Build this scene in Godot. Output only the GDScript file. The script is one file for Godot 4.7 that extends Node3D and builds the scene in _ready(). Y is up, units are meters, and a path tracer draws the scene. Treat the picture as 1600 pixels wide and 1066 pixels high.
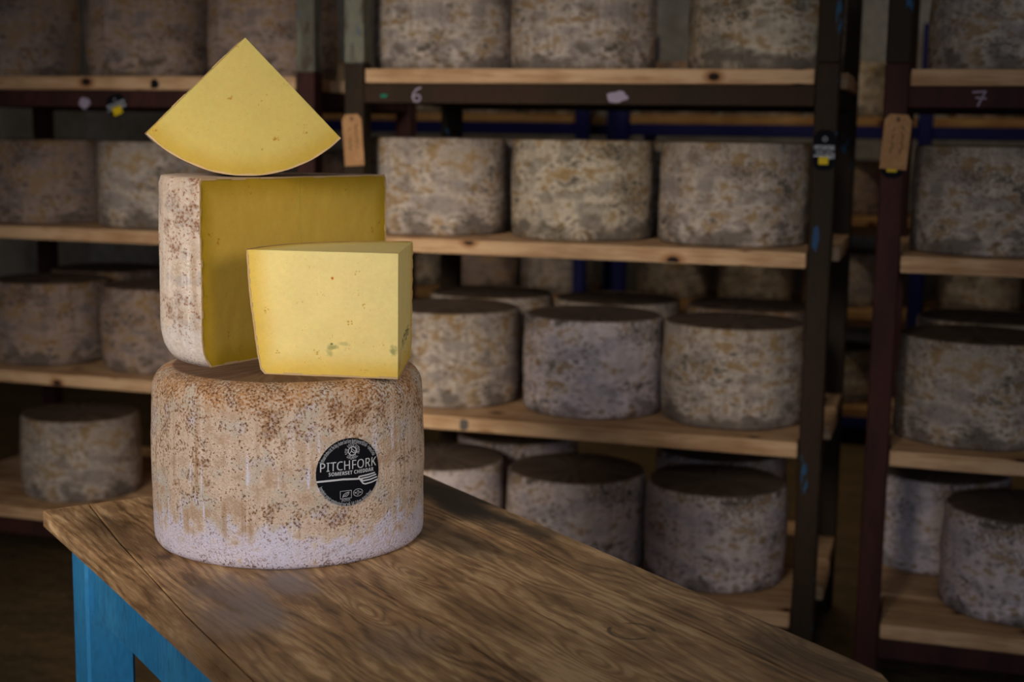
extends Node3D
# A stack of cut cheese on an old table in front of maturing racks. Metres, y up.

const YAW := -17.0                       # the racks stand turned by this about y
const RACK_AT := Vector3(0.628, 0, -3.034) # right front corner of the rack chalked 6, on the floor
const WHEEL_AT := Vector3(-0.289, 0.76, -1.768)
const WHEEL_R := 0.1745
const WHEEL_H := 0.225

var rng := RandomNumberGenerator.new()
var taken := {}
var wob := FastNoiseLite.new()
var M := {}

func _ready() -> void:
	rng.seed = 11
	wob.seed = 5
	wob.frequency = 1.0
	wob.fractal_octaves = 3
	camera_and_light()
	materials()
	room()
	storage_racks()
	back_rack()
	stored_wheels()
	tags()
	table()
	main_wheel()
	half_wheel()
	quarter_block()
	top_wedge()

# ------------------------------------------------------------------ camera, light
func camera_and_light() -> void:
	var cam := Camera3D.new()
	cam.name = "camera"
	var at := CameraAttributesPhysical.new()
	at.frustum_focal_length = 70.92
	at.frustum_focus_distance = 1.66
	at.exposure_aperture = 6.6
	at.frustum_near = 0.05
	at.frustum_far = 60.0
	cam.attributes = at
	add_child(cam)
	cam.fov = rad_to_deg(2.0 * atan(533.0 / 2160.0))
	cam.position = Vector3(0, 1.28, 0)
	cam.rotation = Vector3(deg_to_rad(-8.45), 0, 0.015)
	var env := Environment.new()
	env.background_mode = Environment.BG_COLOR
	env.background_color = Color(0.02, 0.02, 0.022)
	env.tonemap_mode = Environment.TONE_MAPPER_LINEAR
	env.tonemap_exposure = 1.22
	env.sdfgi_enabled = true
	env.ssao_enabled = true
	env.ssil_enabled = true
	var we := WorldEnvironment.new()
	we.name = "environment"
	we.environment = env
	add_child(we)
	# unseen flood lamp hung behind the camera, placed to light the stack and racks
	var lamp := SpotLight3D.new()
	lamp.name = "unseen_flood_lamp_beam"
	lamp.position = Vector3(-1.75, 2.5, 2.0)
	add_child(lamp)
	lamp.look_at(Vector3(-0.36, 0.74, -3.2))
	lamp.light_color = Color(1.0, 0.965, 0.92)
	lamp.light_energy = 24.0
	lamp.light_size = 0.72
	lamp.spot_angle = 17.3  # narrow soft cone stands in for darkening towards the frame edges
	lamp.spot_angle_attenuation = 1.0
	lamp.spot_attenuation = 2.0
	lamp.spot_range = 14.0
	lamp.shadow_enabled = true
	var t := thing("unseen_flood_lamp", "large round unseen flood lamp hung behind the camera, placed to light the stack", "lamp", lamp.position)
	t.basis = lamp.basis
	var sh := lathe(PackedVector2Array([Vector2(0.02, 0.26), Vector2(0.45, 0.2), Vector2(0.74, -0.03), Vector2(0.73, -0.04), Vector2(0.45, 0.18), Vector2(0.02, 0.24)]), 48)
	var mm := mat(Color(0.12, 0.12, 0.12), 0.5)
	var s := part("shade", sh, mm, t)
	s.rotation.x = PI / 2
	s.position.z = 0.08
	var gl := mat(Color(0.9, 0.9, 0.9), 0.5)
	gl.emission_enabled = true
	gl.emission = Color(1.0, 0.95, 0.88)
	gl.emission_energy_multiplier = 1.0  # glow shared by the diffusers and tube of the unseen lamps
	var dl := lathe(PackedVector2Array([Vector2(0.0, 0.012), Vector2(0.7, 0.012), Vector2(0.7, 0.0), Vector2(0.0, 0.0)]), 48)
	var df := part("diffuser", dl, gl, t)
	df.rotation.x = PI / 2
	df.position.z = 0.04
	var pole := part("hanging_rod", slab(Vector3(0.025, 0.32, 0.025), 0.003), mm, t)
	pole.global_transform = Transform3D(Basis(), Vector3(-1.83, 2.84, 2.22))
	# smaller unseen stand lamp, out of view, placed to light the stack's right side
	var fill := SpotLight3D.new()
	fill.name = "unseen_stand_lamp_beam"
	fill.position = Vector3(1.75, 1.9, -0.2)
	add_child(fill)
	fill.look_at(Vector3(-0.22, 1.02, -1.75))
	fill.light_color = Color(1.0, 0.965, 0.92)
	fill.light_energy = 2.1
	fill.light_size = 0.6
	fill.spot_angle = 17.0
	fill.spot_angle_attenuation = 1.0
	fill.spot_attenuation = 2.0
	fill.spot_range = 10.0
	fill.shadow_enabled = true
	var f := thing("unseen_stand_lamp", "unseen shaded lamp on a thin stand, placed to light the stack from right", "lamp", fill.position)
	var fs := part("shade", lathe(PackedVector2Array([Vector2(0.02, 0.2), Vector2(0.35, 0.14), Vector2(0.63, -0.03), Vector2(0.62, -0.035), Vector2(0.35, 0.12), Vector2(0.02, 0.18)]), 40), mm, f)
	fs.basis = fill.basis * Basis(Vector3.RIGHT, PI / 2)
	fs.position = fill.basis.z * 0.08
	var fd := part("diffuser", lathe(PackedVector2Array([Vector2(0.0, 0.012), Vector2(0.6, 0.012), Vector2(0.6, 0.0), Vector2(0.0, 0.0)]), 40), gl, f)
	fd.basis = fs.basis
	fd.position = fill.basis.z * 0.04
	part("pole", slab(Vector3(0.03, 1.9, 0.03), 0.003), mm, f, fill.basis.z * 0.24 + Vector3(0, -0.92, 0))
	part("foot", slab(Vector3(0.4, 0.03, 0.4), 0.006), mm, f, fill.basis.z * 0.24 + Vector3(0, -1.885, 0))
	# unseen tube over the aisle, placed to light the blue rack and floor
	var tube := AreaLight3D.new()
	tube.name = "unseen_aisle_tube_light"
	tube.area_size = Vector2(1.5, 0.1)
	tube.light_color = Color(1.0, 0.93, 0.82)
	tube.light_energy = 0.8
	tube.area_range = 12.0
	tube.area_attenuation = 2.0
	tube.shadow_enabled = true
	add_child(tube)
	tube.position = rk(-0.3, 2.9, -1.75)
	tube.basis = Basis(Vector3.UP, deg_to_rad(YAW)) * Basis(Vector3.RIGHT, -PI / 2)
	var tb := thing("unseen_tube_lamp", "unseen ceiling tube lamp over the aisle, placed to light the blue rack", "lamp", tube.position, deg_to_rad(YAW))
	part("housing", slab(Vector3(1.56, 0.06, 0.14), 0.005), mm, tb, Vector3(0, 0.06, 0))
	part("tube", slab(Vector3(1.5, 0.02, 0.1), 0.004), gl, tb, Vector3(0, 0.018, 0))
	# cool daylight from an unseen window behind the camera, placed to light cheese fronts
	var sky := AreaLight3D.new()
	sky.name = "unseen_window_daylight"
	sky.area_size = Vector2(1.3, 1.0)
	sky.light_color = Color(0.80, 0.88, 1.0)
	sky.light_energy = 2.8
	sky.area_range = 20.0
	sky.area_attenuation = 2.0
	sky.shadow_enabled = true
	add_child(sky)
	sky.position = rk(0.95, 1.45, 6.12)
	sky.rotation.y = deg_to_rad(YAW)

func rk(a: float, y: float, n: float) -> Vector3:
	return RACK_AT + Basis(Vector3.UP, deg_to_rad(YAW)) * Vector3(a, y, n)

# ------------------------------------------------------------------ tree helpers
func numbered(called: String) -> String:
	if not taken.has(called):
		taken[called] = 0
		return called
	taken[called] += 1
	return "%s_%03d" % [called, taken[called]]

func thing(called: String, label: String, category: String, at := Vector3.ZERO, turn := 0.0, group := "") -> Node3D:
	var o := Node3D.new()
	o.name = numbered(called)
	add_child(o)
	o.position = at
	o.rotation.y = turn
	tag(o, label, category, group)
	return o

func tag(o: Node3D, label: String, category: String, group := "") -> void:
	o.set_meta("label", label)
	o.set_meta("category", category)
	if group:
		o.set_meta("group", group)

func part(called: String, mesh: Mesh, m: Material, parent: Node = null, at := Vector3.ZERO) -> MeshInstance3D:
	var o := MeshInstance3D.new()
	o.mesh = mesh
	o.material_override = m
	if parent == null:
		o.name = numbered(called)
		add_child(o)
	else:
		o.name = called
		parent.add_child(o, true)
	o.position = at
	return o

func struct(called: String, mesh: Mesh, m: Material, at: Vector3, label: String, parent: Node = null) -> MeshInstance3D:
	var o := part(called, mesh, m, parent, at)
	if parent == null:
		o.rotation.y = deg_to_rad(YAW)
		o.set_meta("kind", "structure")
		o.set_meta("label", label)
		o.set_meta("category", called.split("_")[0])
	return o

# ------------------------------------------------------------------ mesh helpers
func quad(st: SurfaceTool, p: Array, uv: Array, n: Vector3) -> void:
	var order := [0, 1, 2, 0, 2, 3]
	if (p[1] - p[0]).cross(p[2] - p[0]).dot(n) > 0:
		order = [0, 2, 1, 0, 3, 2]
	for i in order:
		st.set_normal(n)
		st.set_uv(uv[i])
		st.add_vertex(p[i])

func tri(st: SurfaceTool, a: Vector3, b: Vector3, c: Vector3, n: Vector3, ua := Vector2.ZERO, ub := Vector2.ZERO, uc := Vector2.ZERO) -> void:
	var flip := (b - a).cross(c - a).dot(n) > 0
	for e in ([[a, ua], [c, uc], [b, ub]] if flip else [[a, ua], [b, ub], [c, uc]]):
		st.set_normal(n)
		st.set_uv(e[1])
		st.add_vertex(e[0])

func begin() -> SurfaceTool:
	var st := SurfaceTool.new()
	st.begin(Mesh.PRIMITIVE_TRIANGLES)
	return st

# a bevelled box, uv in metres with u along x where there is an x
func add_slab(st: SurfaceTool, size: Vector3, b: float, at := Vector3.ZERO, off := Vector2.ZERO) -> void:
	var h := size / 2
	for ax in 3:
		for s in [-1.0, 1.0]:
			var u := (ax + 1) % 3
			var v := (ax + 2) % 3
			var n := Vector3.ZERO
			n[ax] = s
			var p := []
			var q := []
			for k in [[-1, -1], [1, -1], [1, 1], [-1, 1]]:
				var c := Vector3.ZERO
				c[ax] = s * h[ax]
				c[u] = k[0] * (h[u] - b)
				c[v] = k[1] * (h[v] - b)
				p.append(c + at)
				q.append(slab_uv(c, ax) + off)
			quad(st, p, q, n)
	if b <= 0.0:
		return
	for ax in 3:
		var u := (ax + 1) % 3
		var v := (ax + 2) % 3
		for su in [-1.0, 1.0]:
			for sv in [-1.0, 1.0]:
				var n := Vector3.ZERO
				n[u] = su
				n[v] = sv
				var p := []
				var q := []
				for k in [[-1, 0], [1, 0], [1, 1], [-1, 1]]:
					var c := Vector3.ZERO
					c[ax] = k[0] * (h[ax] - b)
					c[u] = su * (h[u] - (b if k[1] else 0.0))
					c[v] = sv * (h[v] - (0.0 if k[1] else b))
					p.append(c + at)
					q.append(slab_uv(c, u) + off)
				quad(st, p, q, n.normalized())
	for sx in [-1.0, 1.0]:
		for sy in [-1.0, 1.0]:
			for sz in [-1.0, 1.0]:
				var s := Vector3(sx, sy, sz)
				var i := h - Vector3(b, b, b)
				tri(st, Vector3(sx * h.x, sy * i.y, sz * i.z) + at, Vector3(sx * i.x, sy * h.y, sz * i.z) + at, Vector3(sx * i.x, sy * i.y, sz * h.z) + at, s.normalized(), off, off, off)

func slab_uv(c: Vector3, ax: int) -> Vector2:
	return Vector2(c.x, -c.y) if ax == 2 else Vector2(c.x, c.z) if ax == 1 else Vector2(c.z, -c.y)

func slab(size: Vector3, b := 0.002, off := Vector2.ZERO) -> ArrayMesh:
	var st := begin()
	add_slab(st, size, b, Vector3.ZERO, off)
	return st.commit()

func lathe(profile: PackedVector2Array, segs: int) -> ArrayMesh:
	var st := begin()
	for i in profile.size() - 1:
		for k in segs:
			var a0 := TAU * k / segs
			var a1 := TAU * (k + 1) / segs
			var c := [[i, a0], [i, a1], [i + 1, a1], [i + 1, a0]]
			for j in [0, 2, 1, 0, 3, 2]:
				var p := profile[c[j][0]]
				st.set_smooth_group(i if profile.size() < 8 else 0)
				st.set_uv(Vector2(c[j][1] / TAU, float(c[j][0]) / (profile.size() - 1)))
				st.add_vertex(Vector3(sin(c[j][1]) * p.x, p.y, cos(c[j][1]) * p.x))
	st.generate_normals()
	return st.commit()

# a flat outline pulled up from y0 to y1, its top edge chamfered; x = u, y of the outline = z
func prism(outline: PackedVector2Array, y0: float, y1: float, b: float, uvs: Vector2) -> ArrayMesh:
	var st := begin()
	var n := outline.size()
	var area := 0.0
	for i in n:
		area += outline[i].cross(outline[(i + 1) % n])
	var inner := PackedVector2Array()
	for i in n:
		var e0 := (outline[i] - outline[(i - 1 + n) % n]).normalized()
		var e1 := (outline[(i + 1) % n] - outline[i]).normalized()
		var t := (e0 + e1).normalized()
		var inw := Vector2(-t.y, t.x) * signf(area)
		inner.append(outline[i] + inw * b)
	var ids := Geometry2D.triangulate_polygon(inner)
	for k in range(0, ids.size(), 3):
		var q := [inner[ids[k]], inner[ids[k + 1]], inner[ids[k + 2]]]
		tri(st, Vector3(q[0].x, y1, q[0].y), Vector3(q[1].x, y1, q[1].y), Vector3(q[2].x, y1, q[2].y), Vector3.UP, q[0] * uvs, q[1] * uvs, q[2] * uvs)
		tri(st, Vector3(q[0].x, y0, q[0].y), Vector3(q[1].x, y0, q[1].y), Vector3(q[2].x, y0, q[2].y), Vector3.DOWN, q[0] * uvs, q[1] * uvs, q[2] * uvs)
	for i in n:
		var j := (i + 1) % n
		var e := (outline[j] - outline[i]).normalized()
		var o := Vector3(e.y, 0, -e.x) * signf(area)
		var A := outline[i]
		var B := outline[j]
		var ua := A * uvs
		var ub := B * uvs
		var dn := Vector2(0, 0.03)
		quad(st, [Vector3(A.x, y0, A.y), Vector3(B.x, y0, B.y), Vector3(B.x, y1 - b, B.y), Vector3(A.x, y1 - b, A.y)], [ua + dn, ub + dn, ub, ua], o)
		quad(st, [Vector3(A.x, y1 - b, A.y), Vector3(B.x, y1 - b, B.y), Vector3(inner[j].x, y1, inner[j].y), Vector3(inner[i].x, y1, inner[i].y)], [ua, ub, inner[j] * uvs, inner[i] * uvs], (o + Vector3.UP).normalized())
	return st.commit()

# ------------------------------------------------------------------ materials
func mat(c: Color, rough := 0.8, tex: Texture2D = null, uvs := Vector3.ONE) -> StandardMaterial3D:
	var m := StandardMaterial3D.new()
	m.albedo_color = c
	m.roughness = rough
	m.metallic_specular = 0.35
	if tex:
		m.albedo_texture = tex
		m.uv1_scale = uvs
	return m

func noise(w: int, h: int, sd: int, freq: float, oct := 3, kind := FastNoiseLite.TYPE_SIMPLEX_SMOOTH) -> PackedByteArray:
	var f := FastNoiseLite.new()
	f.noise_type = kind
	f.seed = sd
	f.frequency = freq
	f.fractal_octaves = oct
	var im := f.get_seamless_image(w, h, false, false, 0.15, true)
	im.convert(Image.FORMAT_L8)
	return im.get_data()

# noise drawn out sx times along x and sy times along y
func drawn(w: int, h: int, sx: int, sy: int, sd: int, freq: float, oct := 3) -> PackedByteArray:
	var f := FastNoiseLite.new()
	f.noise_type = FastNoiseLite.TYPE_SIMPLEX_SMOOTH
	f.seed = sd
	f.frequency = freq
	f.fractal_octaves = oct
	var im := f.get_seamless_image(maxi(8, w / sx), maxi(8, h / sy), false, false, 0.15, true)
	im.convert(Image.FORMAT_L8)
	im.resize(w, h, Image.INTERPOLATE_CUBIC)
	return im.get_data()

func to_tex(d: PackedByteArray, w: int, h: int) -> ImageTexture:
	return ImageTexture.create_from_image(Image.create_from_data(w, h, false, Image.FORMAT_RGB8, d))

func ss(a: float, b: float, x: float) -> float:
	var t := clampf((x - a) / (b - a), 0.0, 1.0)
	return t * t * (3.0 - 2.0 * t)

# rind of a cloth-bound wheel: colours p.tan, p.cream, p.brown, p.dark, p.white, p.grey
func rind(w: int, h: int, sd: int, p: Dictionary) -> ImageTexture:
	var s: float = p.get("scale", 1.0)
	var lo := noise(w, h, sd, 0.006 * s, 3)
	var lo2 := noise(w, h, sd + 1, 0.009 * s, 3)
	var mid := noise(w, h, sd + 2, 0.024 * s, 4)
	var fine := noise(w, h, sd + 3, 0.11 * s, 3)
	var grit := noise(w, h, sd + 4, 0.2 * s, 2)
	var run := drawn(w, h, 1, 70, sd + 5, 0.055 * s, 2)
	var orange: Color = p.get("orange", p.tan)
	var punch: float = p.get("punch", 1.0)
	var bro: float = p.get("bro", 0.8)
	var ochre: float = p.get("ochre", 0.0)
	var cap_share: float = p.get("cap_share", 0.85)
	var cap_color: Color = p.get("cap_color", Color(0.42, 0.35, 0.29))
	var tan_: Color = p.tan
	var cream: Color = p.cream
	var brown: Color = p.brown
	var dark: Color = p.dark
	var white: Color = p.white
	var grey: Color = p.grey
	var top: float = p.top
	var low: float = p.low
	var runs: float = p.runs
	var spots: float = p.spots
	var d := PackedByteArray()
	d.resize(w * h * 3)
	var i := 0
	for y in h:
		var v := 1.0 - (y + 0.5) / h
		var hi := ss(0.55, 0.95, v) * top
		var lw := 1.0 - ss(0.12, 0.34, v)
		var cap := ss(p.get("cap", 0.92) - 0.008, p.get("cap", 0.92) + 0.008, v) * cap_share
		var band := ss(0.12, 0.3, v) * (1.0 - ss(0.5, 0.75, v))
		for x in w:
			var A := lo[i] / 255.0
			var A2 := lo2[i] / 255.0
			var B := mid[i] / 255.0
			var F := fine[i] / 255.0
			var G := grit[i] / 255.0
			var R := run[i] / 255.0
			var c := tan_.lerp(cream, ss(0.27, 0.63, 0.30 * A + 0.32 * B + 0.24 * F + 0.14 * R))
			c = c.lerp(grey, 0.65 * ss(0.5, 0.66, 0.6 * A2 + 0.4 * B))
			c = c.lerp(brown, bro * ss(0.46, 0.76, 0.30 * B + 0.36 * F + 0.34 * A + hi * 0.26 - 0.10 * lw))
			c = c.lerp(orange, ss(0.25, 0.5, hi) * 0.7 * ss(0.50, 0.64, 0.6 * F + 0.4 * (1.0 - A2)))
			c = c.lerp(grey, ss(0.25, 0.5, hi) * 0.6 * ss(0.55, 0.68, 0.5 * (1.0 - F) + 0.5 * A2))
			c = c.lerp(white, low * ss(0.40, 0.62, 0.34 * lw + 0.40 * B + 0.26 * A2))
			c = c.lerp(white, runs * band * ss(0.74, 0.82, R) * ss(0.40, 0.55, A2 * 0.7 + F * 0.3))
			c = c.lerp(brown, runs * 0.4 * band * ss(0.25, 0.18, R))
			var sp := spots * ss(0.59, 0.74, 0.5 * G + 0.5 * F + 0.18 * (B - 0.5) + 0.10 * (A - 0.5) + 0.05 * hi + 0.05 * ss(0.16, 0.08, v))
			c = c.lerp(dark, sp * (1.0 - 0.55 * lw * ss(0.07, 0.13, v)))
			c = c.lerp(cream, 0.6 * ss(0.42, 0.28, 0.5 * G + 0.5 * F))
			if ochre > 0.0:
				c = c.lerp(Color(0.55, 0.44, 0.30), 0.8 * ochre * ss(0.54, 0.72, 0.6 * B + 0.4 * (1.0 - A2)))
				c = c.lerp(Color(0.29, 0.26, 0.22), ochre * ss(0.54, 0.74, 0.5 * (1.0 - B) + 0.3 * A + 0.2 * F))
				c = c.lerp(Color(0.32, 0.28, 0.24), ochre * 0.75 * ss(0.50, 0.74, 0.30 * ss(0.34, 0.10, v) + 0.42 * A2 + 0.34 * B))
			c = c.lerp(cap_color.lerp(dark, 0.5 * ss(0.4, 0.6, B)), cap)
			if punch != 1.0:
				c = Color(0.55 + (c.r - 0.55) * punch, 0.50 + (c.g - 0.50) * punch, 0.46 + (c.b - 0.46) * punch)
			var k := 0.84 + 0.16 * F + 0.16 * G
			d[i * 3] = clampi(int(c.r * k * 255.0), 0, 255)
			d[i * 3 + 1] = clampi(int(c.g * k * 255.0), 0, 255)
			d[i * 3 + 2] = clampi(int(c.b * k * 255.0), 0, 255)
			i += 1
	return to_tex(d, w, h)

# the paste of a cut face; marks = [u, v, radius u, radius v, colour, strength]
func paste(sd: int, marks: Array) -> ImageTexture:
	var n := 512
	var a := noise(n, n, sd, 0.006, 3)
	var b := noise(n, n, sd + 1, 0.035, 4)
	var f := noise(n, n, sd + 2, 0.16, 3)
	var g := noise(n, n, sd + 3, 0.05, 2)
	var hole := noise(n, n, sd + 4, 0.045, 2, FastNoiseLite.TYPE_SIMPLEX)
	var d := PackedByteArray()
	d.resize(n * n * 3)
	var i := 0
	for y in n:
		for x in n:
			var k := 0.955 + 0.03 * (a[i] / 255.0) + 0.03 * (b[i] / 255.0 - 0.5) + 0.03 * (f[i] / 255.0 - 0.5)
			var h := ss(0.9, 0.97, hole[i] / 255.0) * 0.30
			var fleck := ss(0.80, 0.92, 0.6 * g[i] / 255.0 + 0.4 * b[i] / 255.0) * 0.05
			var c := Color(k + fleck, k + fleck, k + fleck).lerp(Color(0.78, 0.62, 0.3), h)
			d[i * 3] = clampi(int(c.r * 255.0), 0, 255)
			d[i * 3 + 1] = clampi(int(c.g * 255.0), 0, 255)
			d[i * 3 + 2] = clampi(int(c.b * 255.0), 0, 255)
			i += 1
	var fr := RandomNumberGenerator.new()
	fr.seed = sd
	marks = marks.duplicate()
	for k in 34:
		var big := fr.randf() < 0.25
		var c := Color(0.80, 0.66, 0.36) if fr.randf() < 0.6 else Color(1.0, 1.0, 0.97)
		var at := Vector2(fr.randf_range(0.05, 0.95), fr.randf_range(0.05, 0.95))
		for j in fr.randi_range(1, 5):
			marks.append([at.x + fr.randf_range(-0.02, 0.02), at.y + fr.randf_range(-0.02, 0.02), fr.randf_range(0.003, 0.012 if big else 0.006), fr.randf_range(0.003, 0.012 if big else 0.006), c, 0.75])
	for m in marks:
		var x0 := int((m[0] - m[2]) * n)
		var x1 := int((m[0] + m[2]) * n)
		var y0 := int((m[1] - m[3]) * n)
		var y1 := int((m[1] + m[3]) * n)
		for y in range(maxi(0, y0), mini(n, y1 + 1)):
			for x in range(maxi(0, x0), mini(n, x1 + 1)):
				var j := y * n + x
				var r := Vector2((x - m[0] * n) / (m[2] * n), (y - m[1] * n) / (m[3] * n)).length()
				var t: float = (1.0 - ss(0.2, 1.0, r + 0.7 * (b[j] / 255.0 - 0.5))) * m[5]
				var col: Color = m[4]
				d[j * 3] = int(lerpf(d[j * 3], col.r * 255.0, t))
				d[j * 3 + 1] = int(lerpf(d[j * 3 + 1], col.g * 255.0, t))
				d[j * 3 + 2] = int(lerpf(d[j * 3 + 2], col.b * 255.0, t))
	return to_tex(d, n, n)

# old pine table top: x along the table (1.1 m), y across it (0.57 m)
func table_texture() -> ImageTexture:
	var w := 1536
	var h := 768
	var warp := drawn(w, h, 6, 1, 71, 0.009, 2)
	var warp2 := drawn(w, h, 3, 1, 72, 0.02, 3)
	var streak := drawn(w, h, 24, 1, 73, 0.05, 3)
	var hair := drawn(w, h, 16, 1, 74, 0.38, 2)
	var broad := drawn(w, h, 10, 1, 78, 0.016, 4)
	var tone := noise(w, h, 75, 0.006, 3)
	var dirt := drawn(w, h, 3, 1, 76, 0.016, 4)
	var spot := noise(w, h, 77, 0.05, 3)
	var seams := [0.245, 0.36, 0.476]
	var light := Color(0.85, 0.71, 0.535)
	var mid := Color(0.65, 0.505, 0.355)
	var deep := Color(0.35, 0.25, 0.165)
	var black := Color(0.10, 0.075, 0.06)
	var haze := Color(0.52, 0.47, 0.47)
	# stains: along, across, radius along, radius across, strength, colour
	var stains := [[0.19, 0.525, 0.16, 0.045, 0.95, black], [0.30, 0.50, 0.10, 0.03, 0.6, black], [0.40, 0.42, 0.11, 0.04, 0.5, black], [0.43, 0.528, 0.05, 0.02, 0.6, black],
		[0.503, 0.09, 0.11, 0.035, 0.8, haze], [0.55, 0.045, 0.07, 0.035, 0.6, haze], [0.467, 0.16, 0.06, 0.035, 0.75, haze], [0.41, 0.17, 0.05, 0.03, 0.35, haze], [0.70, 0.19, 0.06, 0.05, 0.3, haze],
		[0.62, 0.02, 0.25, 0.04, 0.25, deep], [0.95, 0.53, 0.12, 0.05, 0.35, black], [0.15, 0.05, 0.12, 0.04, 0.3, black], [0.66, 0.30, 0.1, 0.03, 0.3, deep]]
	var knots := [[0.935, 0.535, 0.010], [0.72, 0.215, 0.011], [0.60, 0.195, 0.008], [0.30, 0.15, 0.009], [0.84, 0.33, 0.009], [0.50, 0.3, 0.007], [0.12, 0.44, 0.008]]
	var d := PackedByteArray()
	d.resize(w * h * 3)
	var i := 0
	for y in h:
		var across := (y + 0.5) / h * 0.57
		var pl := 0.0
		for s in seams:
			if across > s:
				pl += 1.0
		for x in w:
			var along := (x + 0.5) / w * 1.1
			var q := across * 170.0 + pl * 3.7 + (warp[i] / 255.0 - 0.5) * 9.0 + (warp2[i] / 255.0 - 0.5) * 1.6
			for kn in knots:
				var dx: float = (along - kn[0]) * 0.32
				var dy: float = across - kn[1]
				var kr: float = kn[2]
				var e := exp(-(dx * dx + dy * dy) / (kr * kr * 3.0))
				q += e * 7.0
			var ring := 0.5 + 0.5 * sin(q * 2.2)
			ring = ring * ring
			var t := 0.24 * ring + 0.24 * (streak[i] / 255.0) + 0.46 * (hair[i] / 255.0) + 0.46 * (broad[i] / 255.0) - 0.19 + 0.30 * (tone[i] / 255.0 - 0.5) + 0.06 * (pl - 1.5) * (0.6 if int(pl) % 2 else -0.6)
			var c := light.lerp(mid, ss(0.15, 0.55, t)).lerp(deep, ss(0.5, 0.95, t) * 0.9)
			c = c.lerp(deep, 0.35 * ss(0.6, 0.8, dirt[i] / 255.0))
			c = c.lerp(black, 0.6 * ss(0.80, 0.9, 0.5 * spot[i] / 255.0 + 0.5 * dirt[i] / 255.0))
			for s in stains:
				var ex: float = (along - s[0]) / s[2]
				var ey: float = (across - s[1]) / s[3]
				var e2 := ex * ex + ey * ey
				if e2 < 2.2:
					var st: float = s[4] * (1.0 - ss(0.25, 1.0, sqrt(e2) * 0.75 + 0.75 * (dirt[i] / 255.0 - 0.5)))
					c = c.lerp(s[5], st)
			var rr := Vector2(along - 0.79, across - 0.412).length()
			c = c.lerp(black, 0.45 * (1.0 - ss(0.0012, 0.003, absf(rr - 0.024))) * ss(0.35, 0.6, warp2[i] / 255.0))
			d[i * 3] = clampi(int(c.r * 255.0), 0, 255)
			d[i * 3 + 1] = clampi(int(c.g * 255.0), 0, 255)
			d[i * 3 + 2] = clampi(int(c.b * 255.0), 0, 255)
			i += 1
	return to_tex(d, w, h)

func pine_texture() -> ImageTexture:
	var w := 1024
	var h := 256
	var streak := drawn(w, h, 24, 1, 81, 0.035, 3)
	var hair := drawn(w, h, 16, 1, 82, 0.2, 2)
	var tone := noise(w, h, 83, 0.008, 3)
	var knots := [[90, 60, 7], [380, 200, 8], [640, 100, 6], [860, 30, 8], [250, 140, 5], [980, 180, 7], [520, 20, 5]]
	var d := PackedByteArray()
	d.resize(w * h * 3)
	var i := 0
	for y in h:
		for x in w:
			var t := 0.5 * streak[i] / 255.0 + 0.28 * hair[i] / 255.0 + 0.3 * tone[i] / 255.0
			var c := Color(0.82, 0.67, 0.51).lerp(Color(0.66, 0.49, 0.34), ss(0.35, 0.85, t))
			for k in knots:
				var e: float = Vector2((x - k[0]) * 0.6, y - k[1]).length() / k[2]
				if e < 2.5:
					c = c.lerp(Color(0.5, 0.3, 0.16), 0.7 * (1.0 - ss(0.8, 2.4, e))).lerp(Color(0.13, 0.08, 0.05), 1.0 - ss(0.6, 1.1, e))
			d[i * 3] = int(c.r * 255.0)
			d[i * 3 + 1] = int(c.g * 255.0)
			d[i * 3 + 2] = int(c.b * 255.0)
			i += 1
	return to_tex(d, w, h)

# two colours, worn through to a third and chipped to a fourth
func paint_texture(sd: int, a: Color, b: Color, c3: Color, c4: Color, chip: float, sy := 4) -> ImageTexture:
	var w := 256
	var h := 512
	var lo := drawn(w, h, 1, sy, sd, 0.012, 3)
	var mid := drawn(w, h, 1, 2, sd + 1, 0.03, 4)
	var f := drawn(w, h, 1, 3, sd + 2, 0.15, 2)
	var ch := drawn(w, h, 1, 2, sd + 3, 0.022, 3)
	var d := PackedByteArray()
	d.resize(w * h * 3)
	for i in w * h:
		var c := a.lerp(b, ss(0.35, 0.65, 0.6 * lo[i] / 255.0 + 0.4 * mid[i] / 255.0))
		c = c.lerp(c3, 0.6 * ss(0.6, 0.8, 0.6 * mid[i] / 255.0 + 0.4 * f[i] / 255.0))
		c = c.lerp(c4, ss(chip, chip + 0.06, ch[i] / 255.0 * 0.8 + 0.2 * f[i] / 255.0))
		var k := 0.9 + 0.2 * f[i] / 255.0
		d[i * 3] = clampi(int(c.r * k * 255.0), 0, 255)
		d[i * 3 + 1] = clampi(int(c.g * k * 255.0), 0, 255)
		d[i * 3 + 2] = clampi(int(c.b * k * 255.0), 0, 255)
	return to_tex(d, w, h)

func relief(m: StandardMaterial3D, sd: int, freq: float, cm: float, wide := 512) -> void:
	var f := FastNoiseLite.new()
	f.seed = sd
	f.frequency = freq
	f.fractal_octaves = 4
	var t := NoiseTexture2D.new()
	t.width = wide
	t.height = 512
	t.seamless = true
	t.noise = f
	m.heightmap_enabled = true
	m.heightmap_texture = t
	m.heightmap_scale = cm

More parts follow.
